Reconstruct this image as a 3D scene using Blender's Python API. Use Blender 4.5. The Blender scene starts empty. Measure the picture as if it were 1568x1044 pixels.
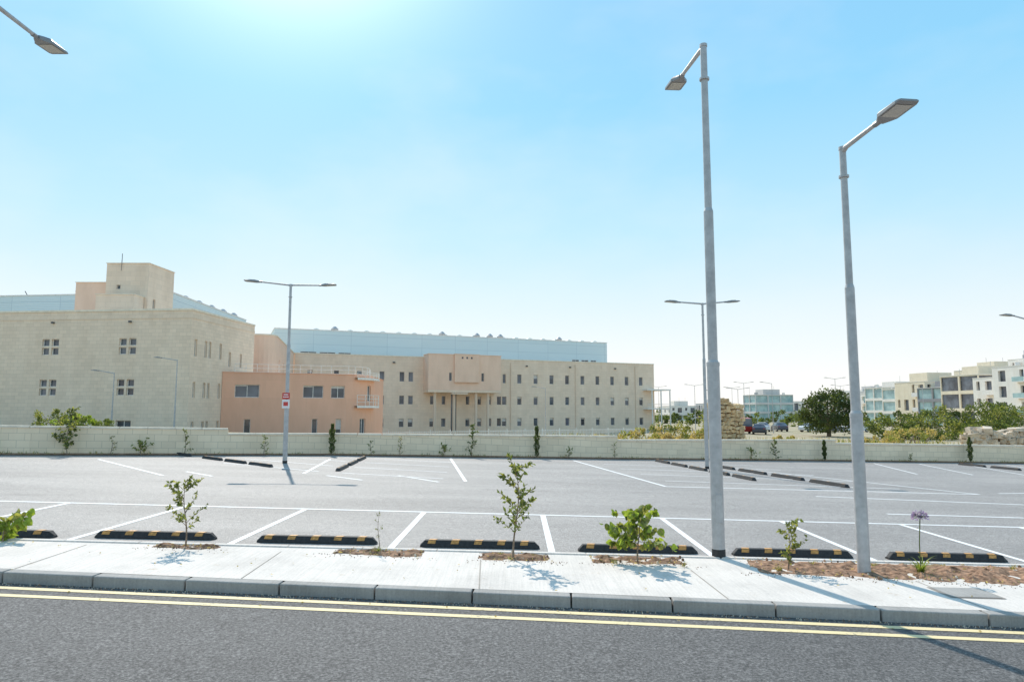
import bpy, math, random
from mathutils import Vector, Matrix, noise
R=random.Random(7)
TILT=-0.025
scene=bpy.context.scene
# ------------------------------------------------------------------ materials
def new_mat(name):
    m=bpy.data.materials.new(name); m.use_nodes=True
    nt=m.node_tree; b=nt.nodes['Principled BSDF']
    return m,nt,b
def N(nt,t,**kw):
    n=nt.nodes.new(t)
    for k,v in kw.items():
        if k in n.inputs: n.inputs[k].default_value=v
        else: setattr(n,k,v)
    return n
def coords(nt,uv=False,scale=(1,1,1)):
    tc=nt.nodes.new('ShaderNodeTexCoord'); mp=nt.nodes.new('ShaderNodeMapping')
    mp.inputs['Scale'].default_value=scale
    nt.links.new(tc.outputs['UV' if uv else 'Object'],mp.inputs[0]); return mp.outputs[0]
def ramp(nt,src,stops):
    r=nt.nodes.new('ShaderNodeValToRGB'); el=r.color_ramp.elements
    while len(el)<len(stops): el.new(0.5)
    for e,(p,c) in zip(el,stops):
        e.position=p; e.color=(c[0],c[1],c[2],1) if hasattr(c,'__len__') else (c,c,c,1)
    nt.links.new(src,r.inputs[0]); return r.outputs[0]
def mix(nt,a,b,fac,mode='MIX'):
    m=nt.nodes.new('ShaderNodeMix'); m.data_type='RGBA'; m.blend_type=mode
    for s,v in ((m.inputs[6],a),(m.inputs[7],b),(m.inputs[0],fac)):
        if isinstance(v,(int,float)): s.default_value=v
        elif isinstance(v,(tuple,list)): s.default_value=(v[0],v[1],v[2],1)
        else: nt.links.new(v,s)
    return m.outputs[2]
def noise_tex(nt,co,scale,detail=5,rough=.6):
    n=N(nt,'ShaderNodeTexNoise',Scale=scale,Detail=detail,Roughness=rough)
    nt.links.new(co,n.inputs['Vector']); return n.outputs[0]
def bump(nt,b,src,strength=.3,dist=.01):
    bp=N(nt,'ShaderNodeBump',Strength=strength,Distance=dist)
    nt.links.new(src,bp.inputs['Height']); nt.links.new(bp.outputs[0],b.inputs['Normal'])
def simple(name,col,rough=.6,metal=0,var=.12,scale=6,bmp=0,spec=.5):
    m,nt,b=new_mat(name); co=coords(nt)
    n=noise_tex(nt,co,scale)
    lo=tuple(c*(1-var*1.6) for c in col); hi=tuple(min(1,c*(1+var)) for c in col)
    nt.links.new(ramp(nt,n,[(.3,lo),(.7,hi)]),b.inputs['Base Color'])
    b.inputs['Roughness'].default_value=rough; b.inputs['Metallic'].default_value=metal
    b.inputs['Specular IOR Level'].default_value=spec
    if bmp: bump(nt,b,noise_tex(nt,co,scale*8),bmp,.01)
    return m
def asphalt(name,base,speck,patch=.25,spec=.3,fs=70,rough=.8):
    m,nt,b=new_mat(name); co=coords(nt)
    big=noise_tex(nt,coords(nt,scale=(.10,.45,1)),1.3,7,.65)
    fine=noise_tex(nt,co,fs,4,.85)
    mid=noise_tex(nt,co,9,6,.75)
    c=ramp(nt,fine,[(.36,tuple(x*(1-speck) for x in base)),(.5,base),(.64,tuple(x*(1+speck*2.0) for x in base))])
    c=mix(nt,c,ramp(nt,big,[(.3,1-patch),(.7,1+patch*.4)]),1,'MULTIPLY')
    c=mix(nt,c,ramp(nt,mid,[(.3,.78),(.7,1.13)]),1,'MULTIPLY')
    ol=noise_tex(nt,coords(nt,scale=(.5,.8,1)),1.1,3,.5)
    c=mix(nt,c,ramp(nt,ol,[(.64,1),(.76,.80)]),1,'MULTIPLY')
    nt.links.new(c,b.inputs['Base Color']); b.inputs['Roughness'].default_value=rough
    b.inputs['Specular IOR Level'].default_value=spec
    bump(nt,b,fine,.8,.012); return m
def masonry(name,col,bw,bh,mort=.82,var=.08,bmp=.25,ms=.012,rough=.85):
    m,nt,b=new_mat(name); co=coords(nt,uv=True)
    br=N(nt,'ShaderNodeTexBrick',Scale=1.0)
    br.inputs['Brick Width'].default_value=bw; br.inputs['Row Height'].default_value=bh
    br.inputs['Mortar Size'].default_value=ms; br.inputs['Mortar Smooth'].default_value=.3; br.inputs['Bias'].default_value=0
    br.inputs['Color1'].default_value=(*[c*(1-var) for c in col],1); br.inputs['Color2'].default_value=(*[min(1,c*(1+var)) for c in col],1)
    br.inputs['Mortar'].default_value=(*[c*mort for c in col],1)
    nt.links.new(co,br.inputs['Vector'])
    st=noise_tex(nt,coords(nt,uv=True,scale=(.5,.16,1)),1.5,6,.65)
    c=mix(nt,br.outputs['Color'],ramp(nt,st,[(.3,(.91,.89,.87)),(.65,(1.02,1.02,1.02))]),1,'MULTIPLY')
    nt.links.new(c,b.inputs['Base Color']); b.inputs['Roughness'].default_value=rough
    b.inputs['Specular IOR Level'].default_value=.2
    bump(nt,b,br.outputs['Fac'],-bmp,.02); return m
def leafmat(name,col,trans=.45):
    m,nt,b=new_mat(name); co=coords(nt)
    n=noise_tex(nt,co,9,3)
    c=ramp(nt,n,[(.3,tuple(x*.6 for x in col)),(.7,tuple(x*1.35 for x in col))])
    nt.links.new(c,b.inputs['Base Color']); b.inputs['Roughness'].default_value=.55; b.inputs['Specular IOR Level'].default_value=.3
    t=nt.nodes.new('ShaderNodeBsdfTranslucent')
    c2=mix(nt,c,(1.5,1.4,.6),1,'MULTIPLY'); nt.links.new(c2,t.inputs[0])
    mx=nt.nodes.new('ShaderNodeMixShader'); mx.inputs[0].default_value=trans
    nt.links.new(b.outputs[0],mx.inputs[1]); nt.links.new(t.outputs[0],mx.inputs[2])
    nt.links.new(mx.outputs[0],nt.nodes['Material Output'].inputs[0]); return m
def paint(name,col,under,wear=.45):
    m,nt,b=new_mat(name); co=coords(nt)
    n=noise_tex(nt,co,30,6,.75); n2=noise_tex(nt,co,2.5,3)
    f=mix(nt,n,n2,.35)
    c=mix(nt,under,col,ramp(nt,f,[(wear-.06,0),(wear+.02,1)]))
    nt.links.new(c,b.inputs['Base Color']); b.inputs['Roughness'].default_value=.7; return m
def concrete(name,col,streak=.1):
    m,nt,b=new_mat(name); co=coords(nt)
    a=noise_tex(nt,co,1.1,7,.65); f=noise_tex(nt,co,50,4,.75)
    c=ramp(nt,a,[(.28,tuple(x*(1-streak*2) for x in col)),(.5,col),(.72,tuple(min(.88,x*(1+streak)) for x in col))])
    c=mix(nt,c,ramp(nt,f,[(.3,.82),(.7,1.06)]),1,'MULTIPLY')
    w=noise_tex(nt,coords(nt,scale=(45,1.2,1)),1.0,2)
    c=mix(nt,c,ramp(nt,w,[(.3,.90),(.7,1.04)]),1,'MULTIPLY')
    st=noise_tex(nt,coords(nt,scale=(1,1,1)),3.3,5,.8)
    c=mix(nt,c,ramp(nt,st,[(.60,1),(.74,(.78,.70,.60))]),1,'MULTIPLY')
    nt.links.new(c,b.inputs['Base Color']); b.inputs['Roughness'].default_value=.85; b.inputs['Specular IOR Level'].default_value=.25
    bump(nt,b,f,.3,.004); return m
M={}
M['road']=asphalt('road_asphalt',(.128,.118,.110),.64,.2,.35,38,.75)
M['lot']=asphalt('lot_asphalt',(.33,.292,.262),.40,.26,.5,44,.68)
M['pave']=concrete('pavement_concrete',(.76,.675,.595),.08)
M['kerb']=concrete('kerb_concrete',(.40,.37,.335),.15)
M['joint']=simple('joint',(.36,.31,.26),.9)
M['white']=paint('white_paint',(.86,.83,.79),(.32,.29,.26),.40)
M['yellow']=paint('yellow_paint',(.80,.63,.34),(.16,.15,.13),.42)
M['soil']=simple('soil',(.37,.22,.14),.95,var=.5,scale=14,bmp=.8,spec=.1)
def ground_mat():
    m,nt,b=new_mat('dry_ground'); co=coords(nt)
    a=noise_tex(nt,co,.12,8,.7); f=noise_tex(nt,co,2.5,6,.7)
    c=ramp(nt,a,[(.35,(.38,.31,.20)),(.5,(.48,.40,.28)),(.66,(.28,.26,.13))])
    c=mix(nt,c,ramp(nt,f,[(.3,.75),(.7,1.15)]),1,'MULTIPLY')
    nt.links.new(c,b.inputs['Base Color']); b.inputs['Roughness'].default_value=.95; b.inputs['Specular IOR Level'].default_value=.1
    bump(nt,b,f,.6,.1); return m
M['ground']=ground_mat()
M['cream']=masonry('cream_stone_cladding',(.88,.70,.535),.6,.3,.82,.05)
M['cream2']=masonry('cream_stone_far',(.89,.70,.535),.9,.45,.88,.04)
M['peach']=masonry('peach_render',(.90,.635,.475),3.0,1.5,.95,.02,.05)
M['salmon']=masonry('salmon_render',(.86,.49,.335),2.4,1.6,.94,.03,.05)
M['wallstone']=masonry('boundary_wall_blocks',(.92,.75,.54),.5,.26,.74,.06,.5,.010)
M['coping']=simple('coping_stone',(.88,.76,.60),.85,var=.1,scale=3)
M['roof']=simple('roof_membrane',(.6,.55,.48),.9)
def hallmat():
    m,nt,b=new_mat('blue_metal_cladding'); co=coords(nt,uv=True)
    w=N(nt,'ShaderNodeTexWave',Scale=1.6,Distortion=0.0); w.bands_direction='Y'
    nt.links.new(co,w.inputs['Vector'])
    br=N(nt,'ShaderNodeTexBrick',Scale=1.0); br.offset=0
    br.inputs['Brick Width'].default_value=6; br.inputs['Row Height'].default_value=1.6; br.inputs['Mortar Size'].default_value=.03
    br.inputs['Color1'].default_value=(.68,.76,.75,1); br.inputs['Color2'].default_value=(.71,.79,.78,1); br.inputs['Mortar'].default_value=(.52,.60,.62,1)
    nt.links.new(co,br.inputs['Vector'])
    c=mix(nt,br.outputs['Color'],ramp(nt,w.outputs[0],[(0,.93),(1,1.03)]),1,'MULTIPLY')
    nt.links.new(c,b.inputs['Base Color']); b.inputs['Roughness'].default_value=.5; bump(nt,b,w.outputs[0],.3,.05)
    return m
M['blue']=hallmat()
def glassmat(name,c0,c1,rough=.08):
    m,nt,b=new_mat(name); n=noise_tex(nt,coords(nt),.45,2)
    nt.links.new(ramp(nt,n,[(.35,c0),(.65,c1)]),b.inputs['Base Color']); b.inputs['Roughness'].default_value=rough
    b.inputs['Specular IOR Level'].default_value=.6; return m
M['glass']=glassmat('window_glass',(.05,.055,.065),(.16,.18,.21))
M['glassb']=glassmat('blue_glass',(.26,.40,.40),(.42,.58,.56))
M['frame']=simple('window_frame',(.66,.62,.57),.5)
M['dframe']=simple('dark_frame',(.10,.10,.10),.5)
M['trim']=simple('white_trim',(.86,.80,.73),.6)
M['galv']=simple('galvanised_steel',(.49,.475,.465),.5,.2,.12,9)
M['lamp']=simple('lamp_housing',(.27,.265,.265),.45,.3,.05)
M['lampglass']=simple('lamp_lens',(.5,.46,.40),.25,0,.1,40)
M['black']=simple('black_rubber',(.035,.033,.032),.75,var=.3,scale=25,bmp=.3)
M['amber']=simple('amber_reflective',(.64,.31,.08),.6,var=.3,scale=30)
M['bark']=simple('bark',(.27,.19,.13),.9,var=.4,scale=30)
M['leaf']=leafmat('leaf_green',(.145,.185,.06))
M['leafb']=leafmat('leaf_bright',(.27,.36,.07),.5)
M['leafd']=leafmat('leaf_dark',(.085,.115,.045),.35)
M['leafdry']=leafmat('leaf_dry',(.50,.40,.21),.4)
M['leafy']=leafmat('leaf_yellowgreen',(.30,.31,.11),.45)
M['purple']=leafmat('petal_purple',(.46,.37,.72),.4)
M['rock']=simple('rubble_stone',(.66,.54,.41),.95,var=.3,scale=2,bmp=.6)
M['yrock']=simple('limestone_ruin',(.74,.54,.32),.95,var=.3,scale=2,bmp=.6)
M['red']=simple('sign_red',(.62,.06,.05),.5,var=.05)
M['signw']=simple('sign_white',(.85,.8,.77),.5,var=.03)
M['tyre']=simple('tyre',(.02,.02,.02),.8)
# ------------------------------------------------------------------ mesh builder
class MB:
    def __init__(s): s.v=[];s.f=[];s.m=[];s.uv=[];s.mats=[]
    def mi(s,k):
        if k not in s.mats: s.mats.append(k)
        return s.mats.index(k)
    def poly(s,pts,mat,uv=None):
        i=len(s.v); s.v+= [tuple(p) for p in pts]; s.f.append(tuple(range(i,i+len(pts)))); s.m.append(s.mi(mat))
        s.uv.append(uv or [(p[0],p[1]) for p in pts])
    def box(s,o,a,b,c,mat):
        o=Vector(o);a=Vector(a);b=Vector(b);c=Vector(c)
        if a.cross(b).dot(c)<0: a,b=b,a
        la,lb,lc=a.length,b.length,c.length
        def q(p,x,y,lx,ly): s.poly([p,p+x,p+x+y,p+y],mat,[(0,0),(lx,0),(lx,ly),(0,ly)])
        q(o,b,a,lb,la); q(o+c,a,b,la,lb); q(o,a,c,la,lc); q(o+a,b,c,lb,lc); q(o+a+b,-a,c,la,lc); q(o+b,-b,c,lb,lc)
    def cbox(s,c,dx,dy,dz,mat,rot=0,base=True):
        ca,sa=math.cos(rot),math.sin(rot); a=Vector((ca*dx,sa*dx,0)); b=Vector((-sa*dy,ca*dy,0))
        s.box(Vector(c)-a/2-b/2-(Vector((0,0,0)) if base else Vector((0,0,dz/2))),a,b,(0,0,dz),mat)
    def tube(s,pts,rad,mat,n=8,cap=True,twist=0):
        pts=[Vector(p) for p in pts]; i0=len(s.v); mi=s.mi(mat)
        for k,p in enumerate(pts):
            d=(pts[min(k+1,len(pts)-1)]-pts[max(k-1,0)]).normalized()
            up=Vector((0,0,1)) if abs(d.z)<.95 else Vector((1,0,0))
            x=d.cross(up).normalized(); y=d.cross(x)
            r=rad[k] if hasattr(rad,'__len__') else rad
            for j in range(n):
                t=2*math.pi*j/n+twist; s.v.append(tuple(p+x*math.cos(t)*r+y*math.sin(t)*r))
        for k in range(len(pts)-1):
            for j in range(n):
                a=i0+k*n+j;b=i0+k*n+(j+1)%n
                s.f.append((a,b,b+n,a+n)); s.m.append(mi); s.uv.append([(0,0)]*4)
        if cap:
            s.f.append(tuple(i0+j for j in range(n))[::-1]); s.m.append(mi); s.uv.append([(0,0)]*n)
            o=i0+(len(pts)-1)*n; s.f.append(tuple(o+j for j in range(n))); s.m.append(mi); s.uv.append([(0,0)]*n)
    def leaf(s,p,d,L,w,mat,rng,fold=.25):
        p=Vector(p); d=Vector(d).normalized(); r=Vector((rng.uniform(-1,1),rng.uniform(-1,1),rng.uniform(-1,1)))
        x=d.cross(r)
        if x.length<.05: x=d.cross(Vector((0,0,1)))
        x.normalize(); nrm=x.cross(d)
        b=p; t=p+d*L-nrm*L*.15; m1=p+d*L*.45
        l=m1+x*w/2+nrm*w*fold; rr=m1-x*w/2+nrm*w*fold
        i=len(s.v); s.v+=[tuple(b),tuple(l),tuple(t),tuple(rr)]
        mi=s.mi(mat); s.f+=[(i,i+1,i+2),(i,i+2,i+3)]; s.m+=[mi,mi]; s.uv+=[[(0,0)]*3]*2
    def bigleaf(s,p,d,L,w,mat,rng):
        p=Vector(p); d=Vector(d).normalized(); r=Vector((rng.uniform(-1,1),rng.uniform(-1,1),rng.uniform(-.3,.3)))
        x=d.cross(r)
        if x.length<.05: x=d.cross(Vector((0,0,1)))
        x.normalize(); n=x.cross(d)
        mids=[p,p+d*L*.35+n*L*.03,p+d*L*.7,p+d*L-n*L*.18]
        i=len(s.v); P=[mids[0],mids[1],mids[2],mids[3]]
        for sg in (1,-1): P+=[p+d*L*.12+x*sg*w*.38+n*w*.1,p+d*L*.42+x*sg*w*.5+n*w*.16,p+d*L*.75+x*sg*w*.3+n*w*.05]
        s.v+=[tuple(q) for q in P]; mi=s.mi(mat)
        for f in ((0,4,5,1),(1,5,6,2),(2,6,3),(0,1,8,7),(1,2,9,8),(2,3,9)):
            s.f.append(tuple(i+k for k in f)); s.m.append(mi); s.uv.append([(0,0)]*len(f))
    def build(s,name,parent=None,loc=None,smooth=False,bevel=0):
        org=Vector(loc) if loc is not None else (parent.location.copy() if parent else Vector((0,0,0)))
        me=bpy.data.meshes.new(name)
        me.from_pydata([tuple(Vector(v)-org) for v in s.v],[],s.f)
        for k in s.mats: me.materials.append(M[k] if isinstance(k,str) else k)
        me.polygons.foreach_set('material_index',s.m)
        ul=me.uv_layers.new(name='UVMap'); flat=[]
        for u in s.uv:
            for q in u: flat+= [q[0],q[1]]
        ul.data.foreach_set('uv',flat)
        if smooth: me.polygons.foreach_set('use_smooth',[True]*len(me.polygons))
        me.update(); ob=bpy.data.objects.new(name,me); scene.collection.objects.link(ob)
        if parent: ob.parent=parent
        else: ob.location=org
        if bevel:
            w=ob.modifiers.new('weld','WELD'); w.merge_threshold=.0005
            b=ob.modifiers.new('bevel','BEVEL'); b.width=bevel; b.segments=2; b.limit_method='ANGLE'
        return ob
def empty(name,loc=(0,0,0)):
    e=bpy.data.objects.new(name,None); e.empty_display_size=.3; e.location=loc; scene.collection.objects.link(e); return e
# ------------------------------------------------------------------ ground
XN=[-4000,-800,-200,-80,8,26,80,200,800,4000]; YN=[-4000,-300,50,74,120,300,1000,4500]
def node(x,y):
    cx=max(-80,min(80,x))
    if y<=50: return TILT*cx
    return -2.3 if x<=8 else (-1.0 if x<80 else -1.6)
def gz(x,y):
    for i in range(len(XN)-1):
        if x<=XN[i+1]: break
    for j in range(len(YN)-1):
        if y<=YN[j+1]: break
    s=max(0,min(1,(x-XN[i])/(XN[i+1]-XN[i]))); t=max(0,min(1,(y-YN[j])/(YN[j+1]-YN[j])))
    return (node(XN[i],YN[j])*(1-s)+node(XN[i+1],YN[j])*s)*(1-t)+(node(XN[i],YN[j+1])*(1-s)+node(XN[i+1],YN[j+1])*s)*t
mb=MB()
for i in range(len(XN)-1):
    for j in range(len(YN)-1):
        q=[(XN[i],YN[j]),(XN[i+1],YN[j]),(XN[i+1],YN[j+1]),(XN[i],YN[j+1])]
        mb.poly([(x,y,node(x,y)) for x,y in q],'ground')
mb.build('ground')
def sheet(name,pts,off,mat):
    m=MB(); m.poly([(x,y,TILT*x+off) for x,y in pts],mat); return m.build(name)
KERB=lambda x: 7.32-.064*x
PB=[(-80,13.9),(-40,11.35),(-6.78,9.27),(-3.3,9.14),(0,8.92),(2.5,8.62),(6,8.25),(20,7.36),(60,4.8),(80,3.5)]
def interp(tab,x):
    for (x0,y0),(x1,y1) in zip(tab,tab[1:]):
        if x0<=x<=x1: return y0+(y1-y0)*(x-x0)/(x1-x0)
    return tab[0][1] if x<tab[0][0] else tab[-1][1]
EDGE=lambda x: max(9.37 if x>-7 else 9.37-(x+7)*.0625, interp(PB,x)+.06)
sheet('road',[(-80,-14),(80,-14),(80,KERB(80)+.05),(-80,KERB(-80)+.05)],.004,'road')
mb=MB()
for o in (.14,.40):
    for x0 in range(-80,80,8):
        mb.poly([(x,KERB(x)-o-w,TILT*x+.008) for x,w in ((x0,.09),(x0+8,.09),(x0+8,0),(x0,0))],'yellow')
mb.build('road_marking_double_yellow')
mb=MB(); n=160; kd=Vector((1,-.064,TILT)).normalized(); kn=Vector((.064,1,0)).normalized()
for i in range(n):
    x0=-80+i*1.03+.28
    if x0>79: break
    j=R.uniform(-.006,.006)
    o=Vector((x0,KERB(x0)+j,TILT*x0-.05))
    mb.box(o,kd*1.016,kn*.15,(0,0,.172+R.uniform(-.003,.003)),'kerb')
mb.build('kerb',bevel=.014)
mb=MB()
for i in range(1500):
    x=R.uniform(-8,8); y=KERB(x)-abs(R.gauss(0,.05))-.01; r=R.uniform(.003,.008)
    mb.tube([(x,y,TILT*x+.003),(x,y,TILT*x+.003+r*1.6)],[r,r*.5],'rock' if R.random()<.5 else 'soil',4)
for i in range(90):
    x=R.uniform(-8,8); y=KERB(x)+R.uniform(-.5,1.6); z=TILT*x+(.135 if y>KERB(x)+.0 else .014)
    mb.leaf((x,y,z),(R.uniform(-1,1),R.uniform(-1,1),.1),R.uniform(.02,.045),.018,'leafdry',R)
mb.build('gutter_grit_and_fallen_leaves')
m=MB(); xs=[-80,-60,-40,-20]+[-10+i for i in range(0,26)]+[20,40,60,80]
for a,b in zip(xs,xs[1:]):
    pts=[(a,KERB(a)+.152),(b,KERB(b)+.152),(b,EDGE(b)+.0),(a,EDGE(a)+.0)]
    z=[(x,y,TILT*x+.118) for x,y in pts]; m.poly(z,'pave')
m.build('pavement')
m=MB()
for i in range(-14,15):
    x=-.35+i*2.6
    if abs(x)>40: continue
    y0=KERB(x)+.16; y1=interp(PB,x)-.01
    m.poly([(x-.006,y0,TILT*x+.122),(x+.006,y0,TILT*x+.122),(x+.006-.05,y1,TILT*x+.122),(x-.006-.05,y1,TILT*x+.122)],'joint')
cx,cy=5.05,7.85
for a,b,c2 in ((.30,.0,'joint'),(.27,.004,'kerb')):
    m.poly([(cx+dx*a,cy+dy*a*.75,TILT*(cx+dx*a)+.123+b) for dx,dy in ((-1,-1),(1,-1),(1,1),(-1,1))],c2)
m.build('pavement_joints_and_cover')
mb=MB()
x=-70
while x<70:
    o=Vector((x,EDGE(x),TILT*x-.05)); o2=Vector((x+.99,EDGE(x+.99),TILT*(x+.99)-.05))
    mb.box(o,o2-o,Vector((0,.09,0)),(0,0,.185),'pave'); x+=1.0
mb.build('edging_kerb',bevel=.008)
def soil_bed(x0,x1,ya,yb,h=.05,seed=0):
    m=MB(); nx=max(8,int((x1-x0)/.06)); ny=10; V=[]
    for i in range(nx+1):
        for j in range(ny+1):
            s=i/nx;t=j/ny; x=x0+(x1-x0)*s
            a=ya(x);b=yb(x)
            wob=.09*noise.noise(Vector((x*3,seed,0)))+.04*noise.noise(Vector((x*11,seed,0)))
            y=a+wob*(1-t)+(b-a)*t
            x+=.05*noise.noise(Vector((y*9,seed,3)))*(1 if s in(0,1) else 0)
            e=min(1,min(s,1-s)*12,min(t,1-t)*5)
            z=TILT*x+.112+e*(h*.6+h*noise.noise(Vector((x*6,y*6,seed)))+.03*noise.noise(Vector((x*25,y*25,seed))))
            V.append((x,y,z))
    for i in range(nx):
        for j in range(ny):
            a=i*(ny+1)+j; m.poly([V[a],V[a+ny+1],V[a+ny+2],V[a+1]],'soil')
    for k in range(int((x1-x0)*45)):
        x=R.uniform(x0,x1); y=R.uniform(ya(x)-.04,yb(x)+.0); r=R.choice((.005,.006,.008,.012,.018))*R.uniform(.7,1.2)
        z=TILT*x+.125+r*.3
        m.tube([(x,y,z-r),(x+r*.2,y,z),(x,y,z+r)],[r*.6,r,r*.5],'rock' if R.random()<.3 else 'soil',5)
    for k in range(int((x1-x0)*40)):
        x=R.uniform(x0,x1); y=R.uniform(ya(x)-.05,yb(x)); m.leaf((x,y,TILT*x+.135),(R.uniform(-1,1),R.uniform(-1,1),R.uniform(0,.5)),R.uniform(.02,.05),.02,'leafdry',R)
    for k in range(int((x1-x0)*60)):
        x=R.uniform(x0-.2,x1+.2); y=ya(x)-abs(R.gauss(0,.09)); r=R.uniform(.003,.008)
        m.tube([(x,y,TILT*x+.117),(x,y,TILT*x+.117+r*1.4)],[r,r*.5],'soil',4)
    return m.build('soil_bed')
ed=lambda x:EDGE(x)-.012
for i,(a,b) in enumerate([(-4.75,-3.85),(-2.35,-1.15),(-.45,.5),(1.0,2.25)]):
    soil_bed(a,b,lambda x:max(interp(PB,x)-.02,EDGE(x)-.45)-.02,ed,.04,i*7.1)
soil_bed(2.98,9.5,lambda x:interp(PB,x)+.0,ed,.05,31)
soil_bed(9.5,16,lambda x:interp(PB,x)+.0,ed,.05,41)
# ------------------------------------------------------------------ car park
WL=[(-70,14.5),(-30,21.3),(-17.5,25.0),(-7.5,28.9),(4.5,31.0),(15,33.5),(25,35.4),(70,43.5)]
poly=[(x,EDGE(x)+.085) for x in (-70,-30,-10,0,10,30,70)]+[(x,y+.1) for x,y in reversed(WL)]
sheet('parking_lot',poly,.004,'lot')
mb=MB()
def line(a,b,w=.1):
    a=Vector(a);b=Vector(b);d=(b-a).normalized();n=Vector((-d.y,d.x))*w/2
    k=max(1,int((b-a).length/4))
    for i in range(k):
        p=a+(b-a)*i/k;q=a+(b-a)*(i+1)/k
        mb.poly([(c.x,c.y,TILT*c.x+.008) for c in (p-n,q-n,q+n,p+n)],'white')
BX=[-8.7+2.318*i for i in range(-9,16)]
line((-29,13.67),(26,13.60),.10)
for i,x in enumerate(BX): line((x,9.75 if i%2 else 9.85),(x+.03,13.6),.10)
line((-14.3,23.9),(-9.64,19.14)); line((-9.6,20.4),(-8.35,19.3)); line((-6.23,20.7),(-7.0,26.6))
line((-2.54,28.6),(-1.31,19.6)); line((-3.42,20.83),(-2.03,19.26)); line((-5.43,20.28),(-4.16,19.27))
line((2.6,29.3),(4.35,19.6)); line((4.35,19.6),(13.2,19.62)); line((8.9,26.9),(13.2,19.62))
line((7.9,18.08),(12.8,17.4)); line((8.1,15.05),(11,14.98)); line((15,17.2),(22,17.0)); line((15,13.6),(17,11.5))
for i in range(5):
    y=20.8+i*2.1; x=7.9-i*.35; line((x-3.2,y+.5),(x+3.6,y-.2),.08)
    y=21.2+i*2.1; x=-5.6-i*.1; 
    if i<4: line((x-4.3,y+2.5),(x-.4,y+.3),.08); line((x+.4,y),(x+3.6,y-1.0),.08)
for i in range(4): line((14+i*3.5,20+i*1.8),(18+i*3.5,21.2+i*1.8),.08)
for i in range(5): line((15.5+i*2.4,26.5+i*.4),(17+i*2.4,32.5+i*.45),.08)
mb.build('parking_bay_markings')
def wheel_stop(x,y,ang,L=1.75,n=5):
    g=TILT*x+.004; m=MB(); ca,sa=math.cos(ang),math.sin(ang)
    def P(u,v,w):
        X=x+ca*u-sa*v;Y=y+sa*u+ca*v; return (X,Y,TILT*X+.004+w)
    st=[(-L/2,.05,.02,.03),(-L/2+.07,.08,.045,.095)]+[(-L/2+.07+(L-.14)*k/12,.08,.045,.10) for k in range(1,12)]+[(L/2-.07,.08,.045,.095),(L/2,.05,.02,.03)]
    rings=[[P(u,-a,0),P(u,-a,.018),P(u,-b,h),P(u,b,h),P(u,a,.018),P(u,a,0)] for u,a,b,h in st]
    for r0,r1 in zip(rings,rings[1:]):
        for j in range(5): m.poly([r0[j],r1[j],r1[j+1],r0[j+1]],'black')
    m.poly(rings[0],'black'); m.poly(rings[-1][::-1],'black')
    for k in range(n):
        u=-L/2+.2+k*(L-.4)/(n-1)-.02; w=.058
        m.poly([P(u-w,-.0385,.1035),P(u+w*.9,-.0385,.1035),P(u+w*1.3,.040,.1035),P(u-w*.6,.040,.1035)],'amber')
        if n>4: m.poly([P(u-w*1.2,-.0690,.0535),P(u+w*.7,-.0690,.0535),P(u+w*.9,-.0505,.0975),P(u-w,-.0505,.0975)],'amber')
    m.build('wheel_stop',loc=(x,y,g))
for x,y,a in [(-9.95,10.2,.03),(-7.55,10.2,.03),(-5.27,10.36,.03),(-2.87,10.33,.03),(-.47,10.3,.03),(1.84,10.26,.03),(4.09,10.24,.02),(6.34,10.24,.02),(8.7,10.25,.02),(11,10.25,.02)]:
    wheel_stop(x,y,a)
for (x0,y0),(x1,y1),k in [((-11.5,25.6),(-7.7,22.4),3),((-5.9,27.8),(-5.45,21.5),3),((6.25,30.2),(7.75,21.9),5),((8.0,28.1),(10.0,20.4),4),((21.4,33.3),(22.1,29.9),2),((-13.2,27.0),(-12.1,26.1),1)]:
    for i in range(k):
        t=(i+.5)/k; wheel_stop(x0+(x1-x0)*t,y0+(y1-y0)*t,math.atan2(y1-y0,x1-x0),min(1.75,math.dist((x0,y0),(x1,y1))/k*.85),3)
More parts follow.
